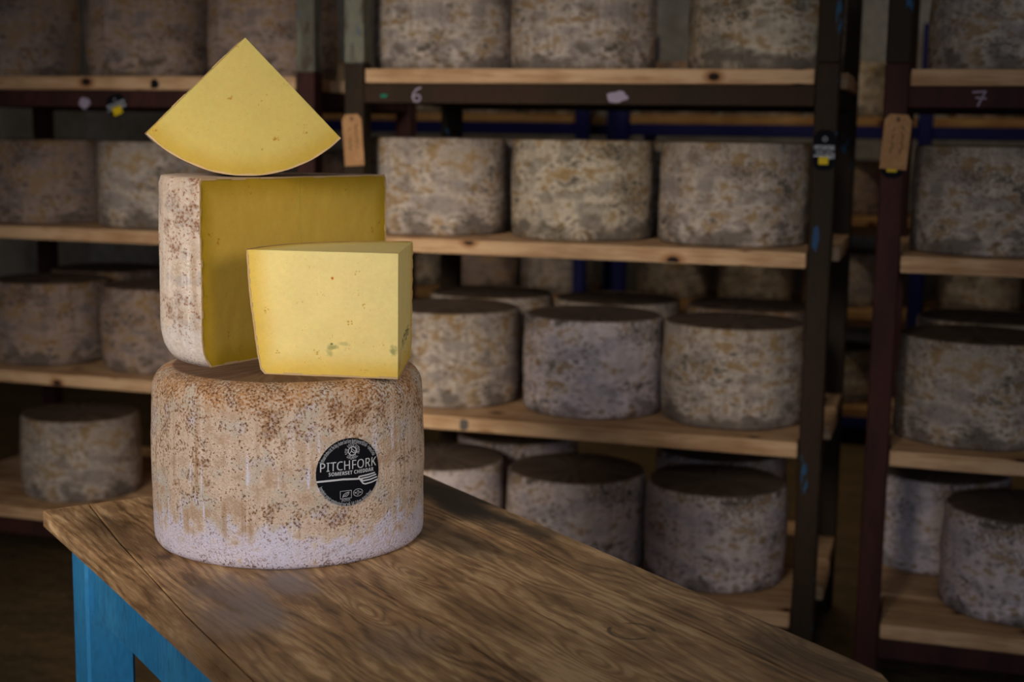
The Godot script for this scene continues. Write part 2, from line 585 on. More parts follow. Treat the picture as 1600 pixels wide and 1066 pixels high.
func materials() -> void:
	var main := {"tan": Color(0.68, 0.57, 0.475), "cream": Color(0.85, 0.775, 0.715), "brown": Color(0.56, 0.40, 0.26), "dark": Color(0.30, 0.19, 0.12), "white": Color(0.82, 0.80, 0.90), "grey": Color(0.70, 0.67, 0.62), "orange": Color(0.67, 0.475, 0.29), "top": 0.8, "low": 0.78, "runs": 0.8, "spots": 0.85, "cap": 0.895, "cap_share": 0.85, "cap_color": Color(0.40, 0.30, 0.22)}
	M.rind_main = mat(Color.WHITE, 0.92, rind(1920, 512, 101, main))
	relief(M.rind_main, 3, 0.16, 0.1, 1536)
	var half := {"tan": Color(0.70, 0.61, 0.52), "cream": Color(0.87, 0.81, 0.76), "brown": Color(0.56, 0.42, 0.32), "dark": Color(0.40, 0.25, 0.17), "white": Color(0.87, 0.84, 0.83), "grey": Color(0.62, 0.58, 0.55), "top": 0.35, "low": 0.6, "runs": 0.5, "spots": 0.75, "bro": 0.7, "cap": 0.955, "cap_color": Color(0.45, 0.38, 0.32)}
	M.rind_half = mat(Color.WHITE, 0.92, rind(1024, 384, 201, half))
	M.rind_bg = []
	var bgs := [
		{"tan": Color(0.58, 0.52, 0.46), "cream": Color(0.76, 0.70, 0.65), "brown": Color(0.43, 0.34, 0.25), "dark": Color(0.27, 0.22, 0.17), "white": Color(0.76, 0.71, 0.69), "grey": Color(0.53, 0.49, 0.47), "top": 0.4, "low": 0.3},
		{"tan": Color(0.61, 0.55, 0.475), "cream": Color(0.78, 0.72, 0.645), "brown": Color(0.46, 0.35, 0.23), "dark": Color(0.24, 0.20, 0.15), "white": Color(0.75, 0.69, 0.63), "grey": Color(0.50, 0.47, 0.43), "top": 0.2, "low": 0.2},
		{"tan": Color(0.66, 0.60, 0.57), "cream": Color(0.83, 0.77, 0.76), "brown": Color(0.48, 0.40, 0.33), "dark": Color(0.30, 0.25, 0.22), "white": Color(0.84, 0.79, 0.82), "grey": Color(0.61, 0.57, 0.58), "top": 0.3, "low": 0.45},
		{"tan": Color(0.52, 0.44, 0.39), "cream": Color(0.66, 0.58, 0.53), "brown": Color(0.38, 0.28, 0.21), "dark": Color(0.23, 0.17, 0.14), "white": Color(0.66, 0.59, 0.56), "grey": Color(0.46, 0.42, 0.40), "top": 0.3, "low": 0.2}]
	for b in bgs:
		b.merge({"runs": 0.1, "spots": 0.45, "scale": 1.5, "punch": 1.3, "bro": 0.6, "ochre": 0.7})
	for k in bgs.size():
		M.rind_bg.append(mat(Color.WHITE, 0.95, rind(640, 256, 301 + 20 * k, bgs[k])))
	# paste: colour in the vertices (deeper towards the rind), texture for grain and flaws
	var green := Color(0.50, 0.58, 0.52)
	M.paste_front = paste_mat(paste(401, [[0.57, 0.21, 0.012, 0.016, Color(0.80, 0.42, 0.05), 1.0], [0.57, 0.76, 0.05, 0.028, green, 0.55], [0.565, 0.735, 0.014, 0.012, Color(0.25, 0.35, 0.3), 0.8], [0.55, 0.81, 0.035, 0.035, green, 0.35], [0.64, 0.73, 0.06, 0.02, green, 0.25], [0.97, 0.77, 0.04, 0.05, green, 0.6]]))
	M.paste_side = paste_mat(paste(421, []))
	M.paste_half = paste_mat(paste(441, []))
	M.paste_wedge = paste_mat(paste(461, []))
	M.table = mat(Color.WHITE, 0.55, table_texture())
	M.table.metallic_specular = 0.4
	var pine := pine_texture()
	M.pine = mat(Color.WHITE, 0.8, pine, Vector3(0.85, 3.0, 1))
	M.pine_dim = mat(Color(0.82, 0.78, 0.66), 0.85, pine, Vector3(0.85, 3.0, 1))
	M.post = mat(Color.WHITE, 0.75, paint_texture(501, Color(0.16, 0.12, 0.065), Color(0.20, 0.135, 0.08), Color(0.11, 0.10, 0.05), Color(0.16, 0.30, 0.42), 0.79), Vector3(3.0, 0.9, 1))
	M.post_red = mat(Color.WHITE, 0.75, paint_texture(521, Color(0.20, 0.10, 0.08), Color(0.25, 0.125, 0.10), Color(0.12, 0.07, 0.06), Color(0.33, 0.2, 0.16), 0.86), Vector3(3.0, 0.9, 1))
	M.rail = mat(Color.WHITE, 0.75, paint_texture(511, Color(0.18, 0.125, 0.06), Color(0.21, 0.13, 0.075), Color(0.13, 0.11, 0.05), Color(0.2, 0.2, 0.15), 0.9), Vector3(1.5, 0.9, 1))
	M.post_grey = mat(Color.WHITE, 0.75, paint_texture(541, Color(0.46, 0.45, 0.38), Color(0.38, 0.36, 0.31), Color(0.22, 0.15, 0.1), Color(0.34, 0.38, 0.42), 0.75), Vector3(3.0, 0.9, 1))
	M.blue = mat(Color.WHITE, 0.55, paint_texture(561, Color(0.17, 0.46, 0.65), Color(0.21, 0.50, 0.68), Color(0.12, 0.31, 0.44), Color(0.15, 0.27, 0.32), 0.8, 8), Vector3(2.5, 1.2, 1))
	M.frame_blue = mat(Color(0.035, 0.045, 0.30), 0.5)
	M.black_label = mat(Color(0.06, 0.065, 0.085), 0.75)
	M.black_label.metallic_specular = 0.2
	M.print_white = mat(Color(0.74, 0.74, 0.76), 0.7)
	M.yellow = mat(Color(0.85, 0.72, 0.03), 0.6)
	M.kraft = mat(Color.WHITE, 0.9, paint_texture(581, Color(0.66, 0.49, 0.33), Color(0.70, 0.53, 0.36), Color(0.58, 0.42, 0.28), Color(0.5, 0.36, 0.24), 0.93, 2), Vector3(4, 4, 1))
	M.ink = mat(Color(0.12, 0.15, 0.16), 0.8)
	M.chalk = mat(Color(0.62, 0.56, 0.62), 0.95)
	M.green_paint = mat(Color(0.05, 0.42, 0.33), 0.7)

func paste_mat(t: ImageTexture) -> StandardMaterial3D:
	var m := mat(Color.WHITE, 0.5, t)
	m.vertex_color_use_as_albedo = true
	m.metallic_specular = 0.3
	m.subsurf_scatter_enabled = true
	m.subsurf_scatter_strength = 0.25
	return m

# ------------------------------------------------------------------ room
func room() -> void:
	var fl := mat(Color.WHITE, 0.85, paint_texture(601, Color(0.36, 0.29, 0.185), Color(0.41, 0.33, 0.21), Color(0.28, 0.22, 0.14), Color(0.44, 0.37, 0.27), 0.85, 1), Vector3(0.9, 0.9, 1))
	relief(fl, 8, 0.03, 0.5)
	var wl := mat(Color.WHITE, 0.9, paint_texture(621, Color(0.72, 0.70, 0.66), Color(0.66, 0.63, 0.58), Color(0.56, 0.53, 0.48), Color(0.62, 0.58, 0.52), 0.9, 2), Vector3(0.5, 0.5, 1))
	struct("floor", slab(Vector3(8.4, 0.2, 10.6), 0.0), fl, rk(-0.5, -0.1, 1.1), "dark brown worn concrete floor under the racks")
	struct("ceiling", slab(Vector3(8.4, 0.2, 10.6), 0.0), wl, rk(-0.5, 3.1, 1.1), "pale plain ceiling of the store room")
	struct("wall_back", slab(Vector3(8.4, 3.0, 0.2), 0.0), wl, rk(-0.5, 1.5, -4.1), "pale grey wall behind the blue rack")
	struct("wall_left", slab(Vector3(0.2, 3.0, 10.2), 0.0), wl, rk(-4.6, 1.5, 1.1), "pale wall to the left of the racks")
	struct("wall_right", slab(Vector3(0.2, 3.0, 10.2), 0.0), wl, rk(3.6, 1.5, 1.1), "pale wall to the right of the racks")
	var st := begin()
	for b in [[Vector3(4.75, 3, 0.2), Vector3(-2.025, 0, 0)], [Vector3(2.25, 3, 0.2), Vector3(2.875, 0, 0)], [Vector3(1.4, 0.9, 0.2), Vector3(1.05, -1.05, 0)], [Vector3(1.4, 0.9, 0.2), Vector3(1.05, 1.05, 0)]]:
		add_slab(st, b[0], 0.0, b[1])
	struct("wall_front", st.commit(), wl, rk(-0.1, 1.5, 6.3), "pale wall with an unseen window behind the camera")
	var frame := begin()
	for b in [[Vector3(1.5, 0.06, 0.08), Vector3(0, 0.63, 0)], [Vector3(1.5, 0.06, 0.08), Vector3(0, -0.63, 0)], [Vector3(0.06, 1.2, 0.08), Vector3(0.72, 0, 0)], [Vector3(0.06, 1.2, 0.08), Vector3(-0.72, 0, 0)]]:
		add_slab(frame, b[0], 0.004, b[1])
	var wn := struct("window_unseen_1", frame.commit(), mat(Color(0.7, 0.7, 0.68), 0.6), rk(0.95, 1.5, 6.22), "white framed unseen window behind the camera, placed for cool front light")
	var pm := mat(Color(0.8, 0.85, 0.9), 0.6)
	pm.emission_enabled = true
	pm.emission = Color(0.68, 0.79, 1.0)
	pm.emission_energy_multiplier = 0.25  # pane glow of the unseen window, source of the cool light
	part("pane", slab(Vector3(1.4, 1.2, 0.01), 0.0), pm, wn, Vector3(0, 0, 0.03))

# ------------------------------------------------------------------ racks
# the front racks: x from the rack's left post to the right one, z = 0 at the front
func make_rack(called: String, label: String, at: Vector3, a0: float, a1: float, ys: Array, post_mat: Material, left_mat: Material, right_mat: Material, rail_mat: Material, sd: int) -> Node3D:
	var t := thing(called, label, "rack", at, deg_to_rad(YAW))
	rng.seed = sd
	var w := 0.05
	var split: float = ys[0] + 0.012
	for x in [a0, a1]:
		for z in [-w / 2, -0.70]:
			part("post", slab(Vector3(w, split, w), 0.003, Vector2(rng.randf(), rng.randf())), post_mat, t, Vector3(x, split / 2, z))
			part("upper_post", slab(Vector3(w, 1.0, w), 0.003, Vector2(rng.randf(), rng.randf())), (left_mat if x == a0 else right_mat), t, Vector3(x, split + 0.5, z))
	var len := a1 - a0 - w
	var mx := (a0 + a1) / 2
	for k in ys.size():
		var y: float = ys[k]
		var th := 0.035
		for x in [a0, a1]:
			part("side_bearer", slab(Vector3(0.03, 0.04, 0.62), 0.002), rail_mat, t, Vector3(x, y - th - 0.02, -0.3625))
		if k == 0 or k == 3:
			part("rail", slab(Vector3(len, 0.045, 0.03), 0.002, Vector2(rng.randf(), rng.randf())), rail_mat, t, Vector3(mx, y - th - 0.0235, -0.017))
			part("rail", slab(Vector3(len, 0.045, 0.03), 0.002), rail_mat, t, Vector3(mx, y - th - 0.0235, -0.70))
		# planks: one between the front posts, two long ones, one between the rear posts and a last one
		var spans := [[0.001, 0.215, len - 0.006, 0.0], [0.22, 0.445, len + 0.106, 0.002], [0.45, 0.672, len + 0.102, -0.002], [0.674, 0.80, len - 0.006, 0.0]]
		for s in spans:
			var dz: float = s[1] - s[0]
			part("shelf_board", slab(Vector3(s[2], th + rng.randf_range(-0.002, 0.001), dz), 0.0025, Vector2(rng.randf_range(0, 3), rng.randf())), M.pine, t, Vector3(mx + s[3], y - th / 2, -(s[0] + s[1]) / 2))
	return t

const Y6 := [1.433, 1.035, 0.608, 0.21]
const Y5 := [1.42, 1.012, 0.605, 0.21]
const Y7 := [1.432, 1.035, 0.607, 0.21]

func storage_racks() -> void:
	var six := make_rack("storage_rack", "dark brown metal rack of pine boards with chalked number 6, right behind the stack", RACK_AT, -1.06, 0.043, Y6, M.post, M.post_grey, M.post, M.rail, 21)
	var seven := make_rack("storage_rack", "reddish metal rack of pine boards chalked 7, at the right edge", RACK_AT, 0.187, 1.29, Y7, M.post_red, M.post, M.post, M.post_red, 22)
	var five := make_rack("storage_rack", "brown metal rack of pine boards with white paint patch, left of the stack", rk(0, 0, -0.17), -2.55, -1.268, Y5, M.post_red, M.post_grey, M.post_grey, M.post_red, 23)
	# chalk numbers and paint marks on the rails
	chalk(six, [[Vector2(0.010, 0.016), Vector2(0.001, 0.013), Vector2(-0.007, 0.004), Vector2(-0.010, -0.006), Vector2(-0.005, -0.015), Vector2(0.004, -0.016), Vector2(0.010, -0.009), Vector2(0.008, -0.002), Vector2(0.001, 0.0), Vector2(-0.006, -0.004)]], Vector3(-0.901, 1.372, 0.0), 0.0045)
	chalk(seven, [[Vector2(-0.013, 0.012), Vector2(0.012, 0.014), Vector2(0.006, 0.002), Vector2(-0.002, -0.016)], [Vector2(-0.006, 0.001), Vector2(0.013, -0.001)]], Vector3(0.355, 1.372, 0.0), 0.004)
	blob(six, "paint_spot", M.green_paint, Vector3(-0.983, 1.369, -0.001), Vector2(0.011, 0.005), 31)
	blob(six, "paint_patch", M.chalk, Vector3(-0.419, 1.370, -0.001), Vector2(0.026, 0.014), 32)
	blob(five, "paint_patch", M.chalk, Vector3(-1.919, 1.351, -0.001), Vector2(0.019, 0.016), 33)
	blob(six, "blue_paint_patch", mat(Color(0.14, 0.27, 0.40), 0.7), Vector3(0.034, 1.066, 0.0008), Vector2(0.008, 0.032), 34)
	blob(six, "grey_stain", mat(Color(0.40, 0.37, 0.34), 0.8), Vector3(-0.775, 0.590, -0.0005), Vector2(0.012, 0.0155), 35)
	blob(five, "knot", mat(Color(0.06, 0.04, 0.025), 0.8), Vector3(-1.703, 1.402, -0.0005), Vector2(0.014, 0.015), 36)
	sticker(six, Vector3(0.044, 1.259, 0.0), 0.047, 0.088, 0.0)
	sticker(seven, Vector3(0.188, 1.246, 0.0), 0.047, 0.088, 0.0)
	sticker(five, Vector3(-1.819, 1.345, 0.0), 0.062, 0.058, 0.35)

# strokes drawn as thin raised ribbons on a front face
func ribbon(st: SurfaceTool, pts: Array, wid: float, up: float, put: Callable) -> void:
	for i in pts.size():
		for k in 8:
			var a := TAU * k / 8
			var b := TAU * (k + 1) / 8
			var c: Vector2 = pts[i]
			tri_put(st, [c, c + Vector2(cos(a), sin(a)) * wid / 2, c + Vector2(cos(b), sin(b)) * wid / 2], up, put)
		if i == 0:
			continue
		var p: Vector2 = pts[i - 1]
		var q: Vector2 = pts[i]
		var steps := maxi(1, int((q - p).length() / 0.006))
		var s := (q - p).normalized().orthogonal() * wid / 2
		for j in steps:
			var e := p.lerp(q, float(j) / steps)
			var f := p.lerp(q, float(j + 1) / steps)
			tri_put(st, [e + s, e - s, f - s], up, put)
			tri_put(st, [e + s, f - s, f + s], up, put)

func tri_put(st: SurfaceTool, p: Array, up: float, put: Callable) -> void:
	var a: Vector3 = put.call(p[0], up)
	var b: Vector3 = put.call(p[1], up)
	var c: Vector3 = put.call(p[2], up)
	var n: Vector3 = put.call(p[0], up + 1.0) - a
	tri(st, a, b, c, n.normalized(), p[0], p[1], p[2])

func flat(p: Vector2, up: float) -> Vector3:
	return Vector3(p.x, p.y, up)

func chalk(rack: Node3D, strokes: Array, at: Vector3, wid: float) -> void:
	var st := begin()
	for s in strokes:
		ribbon(st, s, wid, 0.0, flat)
	part("chalk_number", st.commit(), M.chalk, rack, at + Vector3(0, 0, -0.0012))

func blob(rack: Node3D, called: String, m: Material, at: Vector3, r: Vector2, sd: int) -> void:
	rng.seed = sd
	var st := begin()
	var pts := []
	for k in 14:
		var a := TAU * k / 14
		pts.append(Vector2(cos(a) * r.x, sin(a) * r.y) * rng.randf_range(0.72, 1.12))
	for k in 14:
		tri(st, Vector3.ZERO, flat(pts[k], 0), flat(pts[(k + 1) % 14], 0), Vector3.BACK)
	part(called, st.commit(), m, rack, at)

func rounded(w: float, h: float, r: float, n := 6) -> PackedVector2Array:
	var p := PackedVector2Array()
	for c in [[1, 1, 0.0], [-1, 1, 90.0], [-1, -1, 180.0], [1, -1, 270.0]]:
		for k in n + 1:
			var a := deg_to_rad(c[2] + 90.0 * k / n)
			p.append(Vector2(c[0] * (w / 2 - r) + cos(a) * r, c[1] * (h / 2 - r) + sin(a) * r))
	return p

func card(outline: PackedVector2Array, th: float) -> ArrayMesh:
	var st := begin()
	var ids := Geometry2D.triangulate_polygon(outline)
	for k in range(0, ids.size(), 3):
		var a := outline[ids[k]]
		var b := outline[ids[k + 1]]
		var c := outline[ids[k + 2]]
		tri(st, flat(a, th), flat(b, th), flat(c, th), Vector3.BACK, a, b, c)
		tri(st, flat(a, 0), flat(b, 0), flat(c, 0), Vector3.FORWARD, a, b, c)
	for i in outline.size():
		var a := outline[i]
		var b := outline[(i + 1) % outline.size()]
		var o := (b - a).orthogonal()
		var n := Vector3(o.x, o.y, 0).normalized()
		if n.dot(flat(a, 0)) < 0:
			n = -n
		quad(st, [flat(a, 0), flat(b, 0), flat(b, th), flat(a, th)], [a, b, b, a], n)
	return st.commit()

func text(s: String, height: float, bold := true) -> Dictionary:
	var f := SystemFont.new()
	f.font_names = PackedStringArray(["Droid Sans"])
	f.font_weight = 700 if bold else 400
	var t := TextMesh.new()
	t.font = f
	t.text = s
	t.font_size = 64
	t.pixel_size = height / 46.0
	t.depth = 0.0
	t.curve_step = 1.5
	var a := t.get_mesh_arrays()
	return {"v": a[Mesh.ARRAY_VERTEX], "i": a[Mesh.ARRAY_INDEX]}

# lettering laid with put(point, height); the text is centred and fitted to a width if one is given
func letters(st: SurfaceTool, s: String, height: float, at: Vector2, width: float, up: float, put: Callable, bold := true, turn := 0.0) -> void:
	var d := text(s, height, bold)
	var v: PackedVector3Array = d.v
	var ids: PackedInt32Array = d.i
	var lo := Vector2(1e9, 1e9)
	var hi := -lo
	for p in v:
		lo = lo.min(Vector2(p.x, p.y))
		hi = hi.max(Vector2(p.x, p.y))
	var c := (lo + hi) / 2
	var sc := Vector2(width / (hi.x - lo.x) if width > 0 else 1.0, height / (hi.y - lo.y))
	if width <= 0:
		sc.x = sc.y
	for k in range(0, ids.size(), 3):
		var q := []
		for j in 3:
			var p := v[ids[k + j]]
			q.append(at + ((Vector2(p.x, p.y) - c) * sc).rotated(turn))
		if absf((q[1] - q[0]).cross(q[2] - q[0])) > 1e-12:
			tri_put(st, q, up, put)

func sticker(rack: Node3D, at: Vector3, w: float, h: float, tilt: float) -> void:
	var s := part("sticker", card(rounded(w, h, minf(w, h) * 0.4), 0.0006), M.black_label, rack, at)
	s.rotation.z = tilt
	var st := begin()
	letters(st, "PITCHFORK", h * 0.12, Vector2(0, h * 0.06), w * 0.92, 0.0009, flat)
	letters(st, "SOMERSET CHEDDAR", h * 0.055, Vector2(0, -h * 0.06), w * 0.8, 0.0009, flat)
	ribbon(st, [Vector2(-w * 0.48, -h * 0.14), Vector2(w * 0.3, -h * 0.14), Vector2(w * 0.46, -h * 0.1)], h * 0.03, 0.0009, flat)
	ribbon(st, [Vector2(w * 0.12, -h * 0.12), Vector2(w * 0.25, -h * 0.2), Vector2(w * 0.46, -h * 0.17)], h * 0.03, 0.0009, flat)
	var ring := []
	for k in 17:
		ring.append(Vector2(cos(TAU * k / 16), sin(TAU * k / 16)) * h * 0.05 + Vector2(0, h * 0.27))
	ribbon(st, ring, h * 0.02, 0.0009, flat)
	part("lettering", st.commit(), M.print_white, s)
	part("yellow_square", card(rounded(w * 0.44, w * 0.34, 0.001, 2), 0.0008), M.yellow, s, Vector3(-w * 0.03, -h * 0.26, 0.0007))

func tags() -> void:
	make_tag("brown card tag tied to the rack post just right of the top wedge", rk(-1.06, 1.264, 0.004), 0.050, 0.122, 0.07, 41)
	make_tag("brown card tag with dark handwriting on the reddish post of the rack chalked 7", rk(0.192, 1.279, 0.004), 0.056, 0.116, -0.06, 42)

func make_tag(label: String, at: Vector3, w: float, h: float, tilt: float, sd: int) -> void:
	var t := thing("card_tag", label, "tag", at, deg_to_rad(YAW), "brown card tags on rack posts")
	t.rotation.z = tilt
	var c := 0.012
	var out := PackedVector2Array([Vector2(-w / 2, -h / 2), Vector2(w / 2, -h / 2), Vector2(w / 2, h / 2 - c), Vector2(w / 2 - c * 0.8, h / 2), Vector2(-w / 2 + c * 0.8, h / 2), Vector2(-w / 2, h / 2 - c)])
	part("card", card(out, 0.0012), M.kraft, t)
	var hole := []
	for k in 13:
		hole.append(Vector2(cos(TAU * k / 12) * 0.0032, sin(TAU * k / 12) * 0.0032 + h / 2 - 0.011))
	var e := begin()
	ribbon(e, hole, 0.0026, 0.0016, flat)
	part("eyelet", e.commit(), M.ink, t)
	rng.seed = sd
	var st := begin()
	for col in 2:
		var x := w * (0.22 - 0.36 * col)
		var y := h * (0.30 - 0.07 * col)
		var pts := []
		while y > h * -0.22:
			pts.append(Vector2(x + rng.randf_range(-0.0035, 0.0035), y))
			y -= rng.randf_range(0.0015, 0.0045)
			if rng.randf() < 0.16:
				ribbon(st, pts, 0.0017, 0.0016, flat)
				pts = []
				y -= 0.004
		if pts.size() > 1:
			ribbon(st, pts, 0.0017, 0.0016, flat)
	part("handwriting", st.commit(), M.ink, t)

# the blue frame far behind, against the wall
const BACK := -2.8
const YB := [1.376, 0.968, 0.578, 0.165]
func back_rack() -> void:
	var t := thing("storage_rack", "dark blue steel frame rack with boards, far behind the front racks", "rack", rk(0, 0, BACK), deg_to_rad(YAW))
	var ups := [-3.0, -1.214, -1.035, 0.217, 1.45]
	for x in ups:
		for z in [-0.03, -0.62]:
			part("upright", slab(Vector3(0.055, 1.75, 0.055), 0.004), M.frame_blue, t, Vector3(x, 0.875, z))
	for b in [[-3.0, -1.214], [-1.035, 0.217], [0.217, 1.45]]:
		var len: float = b[1] - b[0] - 0.06
		var mx: float = (b[0] + b[1]) / 2
		for y in YB:
			if y == YB[0] or y == YB[3]:
				part("beam", slab(Vector3(len, 0.05, 0.04), 0.004), M.frame_blue, t, Vector3(mx, y - 0.036 - 0.027, -0.03))
			else:
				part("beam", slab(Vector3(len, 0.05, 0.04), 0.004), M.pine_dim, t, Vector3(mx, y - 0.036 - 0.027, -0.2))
			part("beam", slab(Vector3(len, 0.05, 0.04), 0.004), M.frame_blue, t, Vector3(mx, y - 0.036 - 0.027, -0.62))
			for s in [[0.0, 0.20], [0.205, 0.40], [0.405, 0.60]]:
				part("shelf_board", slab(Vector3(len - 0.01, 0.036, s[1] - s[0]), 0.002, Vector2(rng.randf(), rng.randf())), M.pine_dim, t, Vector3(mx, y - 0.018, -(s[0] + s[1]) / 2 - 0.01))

# ------------------------------------------------------------------ cheese
func wheel_mesh(r: float, h: float, sd: int, segs := 72) -> ArrayMesh:
	var top := 0.011
	var low := 0.011
	var prof := PackedVector2Array()
	var vs := PackedFloat32Array()
	for k in 5:
		prof.append(Vector2(r - low * 1.2 - (4 - k) * (r - low * 1.2) / 4.0, 0.0))
		vs.append(0.08 * k / 4.0)
	for k in range(1, 5):
		var a := PI / 2 * k / 4.0
		prof.append(Vector2(r - low + sin(a) * low, low - cos(a) * low))
		vs.append(0.08 + 0.02 * k / 4.0)
	for k in range(1, 11):
		var y := low + (h - low - top) * k / 10.0
		prof.append(Vector2(r + 0.003 * sin(PI * k / 10.0) - 0.001 * k / 10.0, y))
		vs.append(0.1 + 0.8 * k / 10.0)
	for k in range(1, 6):
		var a := PI / 2 * k / 5.0
		prof.append(Vector2(r - 0.001 - top + cos(a) * top, h - top + sin(a) * top))
		vs.append(0.9 + 0.03 * k / 5.0)
	for k in range(1, 5):
		prof.append(Vector2((r - 0.001 - top) * (1.0 - k / 4.0), h + 0.001 * sin(k)))
		vs.append(0.93 + 0.07 * k / 4.0)
	return turned(prof, vs, segs, 0.0, TAU, sd, 0.0022)

func wobble(a: float, y: float, sd: int, amp: float) -> float:
	return amp * wob.get_noise_3d(cos(a) * 1.1 + sd * 7.3, y * 7.0, sin(a) * 1.1 - sd * 3.1) * 2.0 + amp * 0.35 * wob.get_noise_3d(cos(a) * 5.0 + sd, y * 30.0, sin(a) * 5.0)

# a profile turned about y from angle a0 to a1 (0 = +z), a little uneven, with smooth normals
func turned(prof: PackedVector2Array, vs: PackedFloat32Array, segs: int, a0: float, a1: float, sd: int, amp: float) -> ArrayMesh:
	var st := begin()
	var grid := []
	for i in prof.size():
		var row := PackedVector3Array()
		for k in segs + 1:
			var a := a0 + (a1 - a0) * k / segs
			var kk := a if a1 - a0 < TAU - 0.01 or k < segs else a0
			var r := prof[i].x
			if r > 0.02:
				r += wobble(kk, prof[i].y, sd, amp)
			row.append(Vector3(sin(kk) * r, prof[i].y, cos(kk) * r))
		grid.append(row)
	st.set_smooth_group(0)
	for i in prof.size() - 1:
		for k in segs:
			var u0 := (a0 + (a1 - a0) * k / segs) / TAU
			var u1 := (a0 + (a1 - a0) * (k + 1) / segs) / TAU
			var p := [grid[i][k], grid[i][k + 1], grid[i + 1][k + 1], grid[i + 1][k]]
			var q := [Vector2(u0, 1 - vs[i]), Vector2(u1, 1 - vs[i]), Vector2(u1, 1 - vs[i + 1]), Vector2(u0, 1 - vs[i + 1])]
			for j in [0, 2, 1, 0, 3, 2]:
				st.set_uv(q[j])
				st.add_vertex(p[j])
	st.generate_normals()
	return st.commit()

func stored_wheels() -> void:
	var proto := []
	for k in 3:
		proto.append(wheel_mesh(0.171 + 0.002 * k, 0.238, 60 + k))
	var looks := ["mottled grey", "cream and brown mottled", "lavender-grey speckled", "brownish grey"]
	var nth := ["top", "second", "third", "bottom"]
	# [rack word, shelf heights, offset of the plane, shelf number, places along, looks, word for each place]
	var lists := [
		["6", Y6, -0.245, 0, [-0.919, -0.560, -0.115], [0, 0, 1], ["leftmost", "middle", "rightmost"]],
		["6", Y6, -0.245, 1, [-0.935, -0.556, -0.182], [0, 1, 0], ["leftmost", "middle", "rightmost"]],
		["6", Y6, -0.245, 2, [-0.893, -0.519, -0.168], [0, 2, 0], ["leftmost", "middle", "rightmost"]],
		["6", Y6, -0.245, 3, [-0.925, -0.554, -0.198], [2, 2, 2], ["leftmost", "middle", "rightmost"]],
		["7", Y7, -0.235, 0, [0.42, 0.80], [0, 0], ["leftmost", "second"]],
		["7", Y7, -0.235, 1, [0.40, 0.78], [0, 1], ["leftmost", "second"]],
		["7", Y7, -0.235, 2, [0.388, 0.765], [0, 0], ["leftmost", "second"]],
		["7", Y7, -0.245, 3, [0.51, 0.88], [2, 2], ["leftmost", "second"]],
		["left", Y5, -0.41, 0, [-2.30, -1.862, -1.478], [3, 3, 3], ["leftmost", "middle", "rightmost"]],
		["left", Y5, -0.41, 1, [-2.205, -1.834], [3, 0], ["leftmost", "second"]],
		["left", Y5, -0.41, 2, [-2.213, -1.838], [3, 3], ["leftmost", "second"]],
		["left", Y5, -0.41, 3, [-2.125], [0], ["only"]]]
	var where := {"6": "dark brown middle rack", "7": "reddish rack at right", "left": "left rack"}
	for L in lists:
		for k in L[4].size():
			var w: String = "%s cheese wheel, %s in front row, %s shelf, %s" % [looks[L[5][k]], L[6][k], nth[L[3]], where[L[0]]]
			place_wheel(proto, rk(L[4][k], L[1][L[3]], L[2]), L[5][k], w, "cheese wheels at the front of the " + where[L[0]])
	# the rows behind, of which the photograph shows tops and edges
	var behind := [
		["6", Y6, -0.595, 0, [-1.05, -0.63, -0.19], [1, 3, 1], ["left", "middle", "right"]],
		["6", Y6, -0.595, 1, [-0.90, -0.54, -0.17], [0, 1, 0], ["left", "middle", "right"]],
		["6", Y6, -0.595, 2, [-0.90, -0.54, -0.175], [0, 0, 3], ["left", "middle", "right"]],
		["6", Y6, -0.605, 3, [-0.82, -0.24], [2, 2], ["left", "right"]],
		["7", Y7, -0.595, 1, [0.42], [0], ["left"]],
		["7", Y7, -0.595, 2, [0.42], [0], ["left"]],
		["7", Y7, -0.57, 3, [0.33], [2], ["left"]],
		["left", Y5, -0.765, 2, [-2.25, -1.80], [3, 0], ["left", "right"]],
		["left", Y5, -0.765, 3, [-1.70], [2], ["right"]]]
	for L in behind:
		for k in L[4].size():
			var w: String = "half-hidden cheese wheel, %s in rear row, %s shelf, %s" % [L[6][k], nth[L[3]], where[L[0]]]
			place_wheel(proto, rk(L[4][k], L[1][L[3]], L[2]), L[5][k], w, "cheese wheels in the rear row of the " + where[L[0]])
	var order := ["first", "second", "third", "fourth", "fifth", "sixth", "seventh", "eighth", "ninth"]
	var us := [-2.47, -2.10, -1.735, -1.375, -0.837, -0.466, -0.095, 0.47, 0.84]
	for lv in 4:
		for k in us.size():
			if lv == 3 and not k in [5, 6, 7]:
				continue
			var o := "dim cheese wheel, %s from left, %s shelf of blue rack" % [order[k] if lv < 3 else order[k - 5], nth[lv]]
			place_wheel(proto, rk(us[k], YB[lv], BACK - 0.25), [1, 0, 3, 1, 0, 1][(k * 5 + lv * 2) % 6], o, "cheese wheels on the blue rack", 0.965)

func place_wheel(proto: Array, at: Vector3, look: int, label: String, group: String, sc := 1.0) -> void:
	rng.seed = hash(label)
	var o := part("whole_cheese", proto[rng.randi() % 3], M.rind_bg[look])
	o.position = at
	o.rotation.y = rng.randf() * TAU
	o.scale = Vector3.ONE * sc
	tag(o, label, "cheese", group)

# ---- the stack
func main_wheel_radius(a: float, y: float) -> float:
	var k := clampf((y - 0.012) / (WHEEL_H - 0.04), 0.0, 1.0)
	return WHEEL_R + 0.0015 * sin(PI * k) - 0.0015 * k + wobble(a, y, 1, 0.0012)

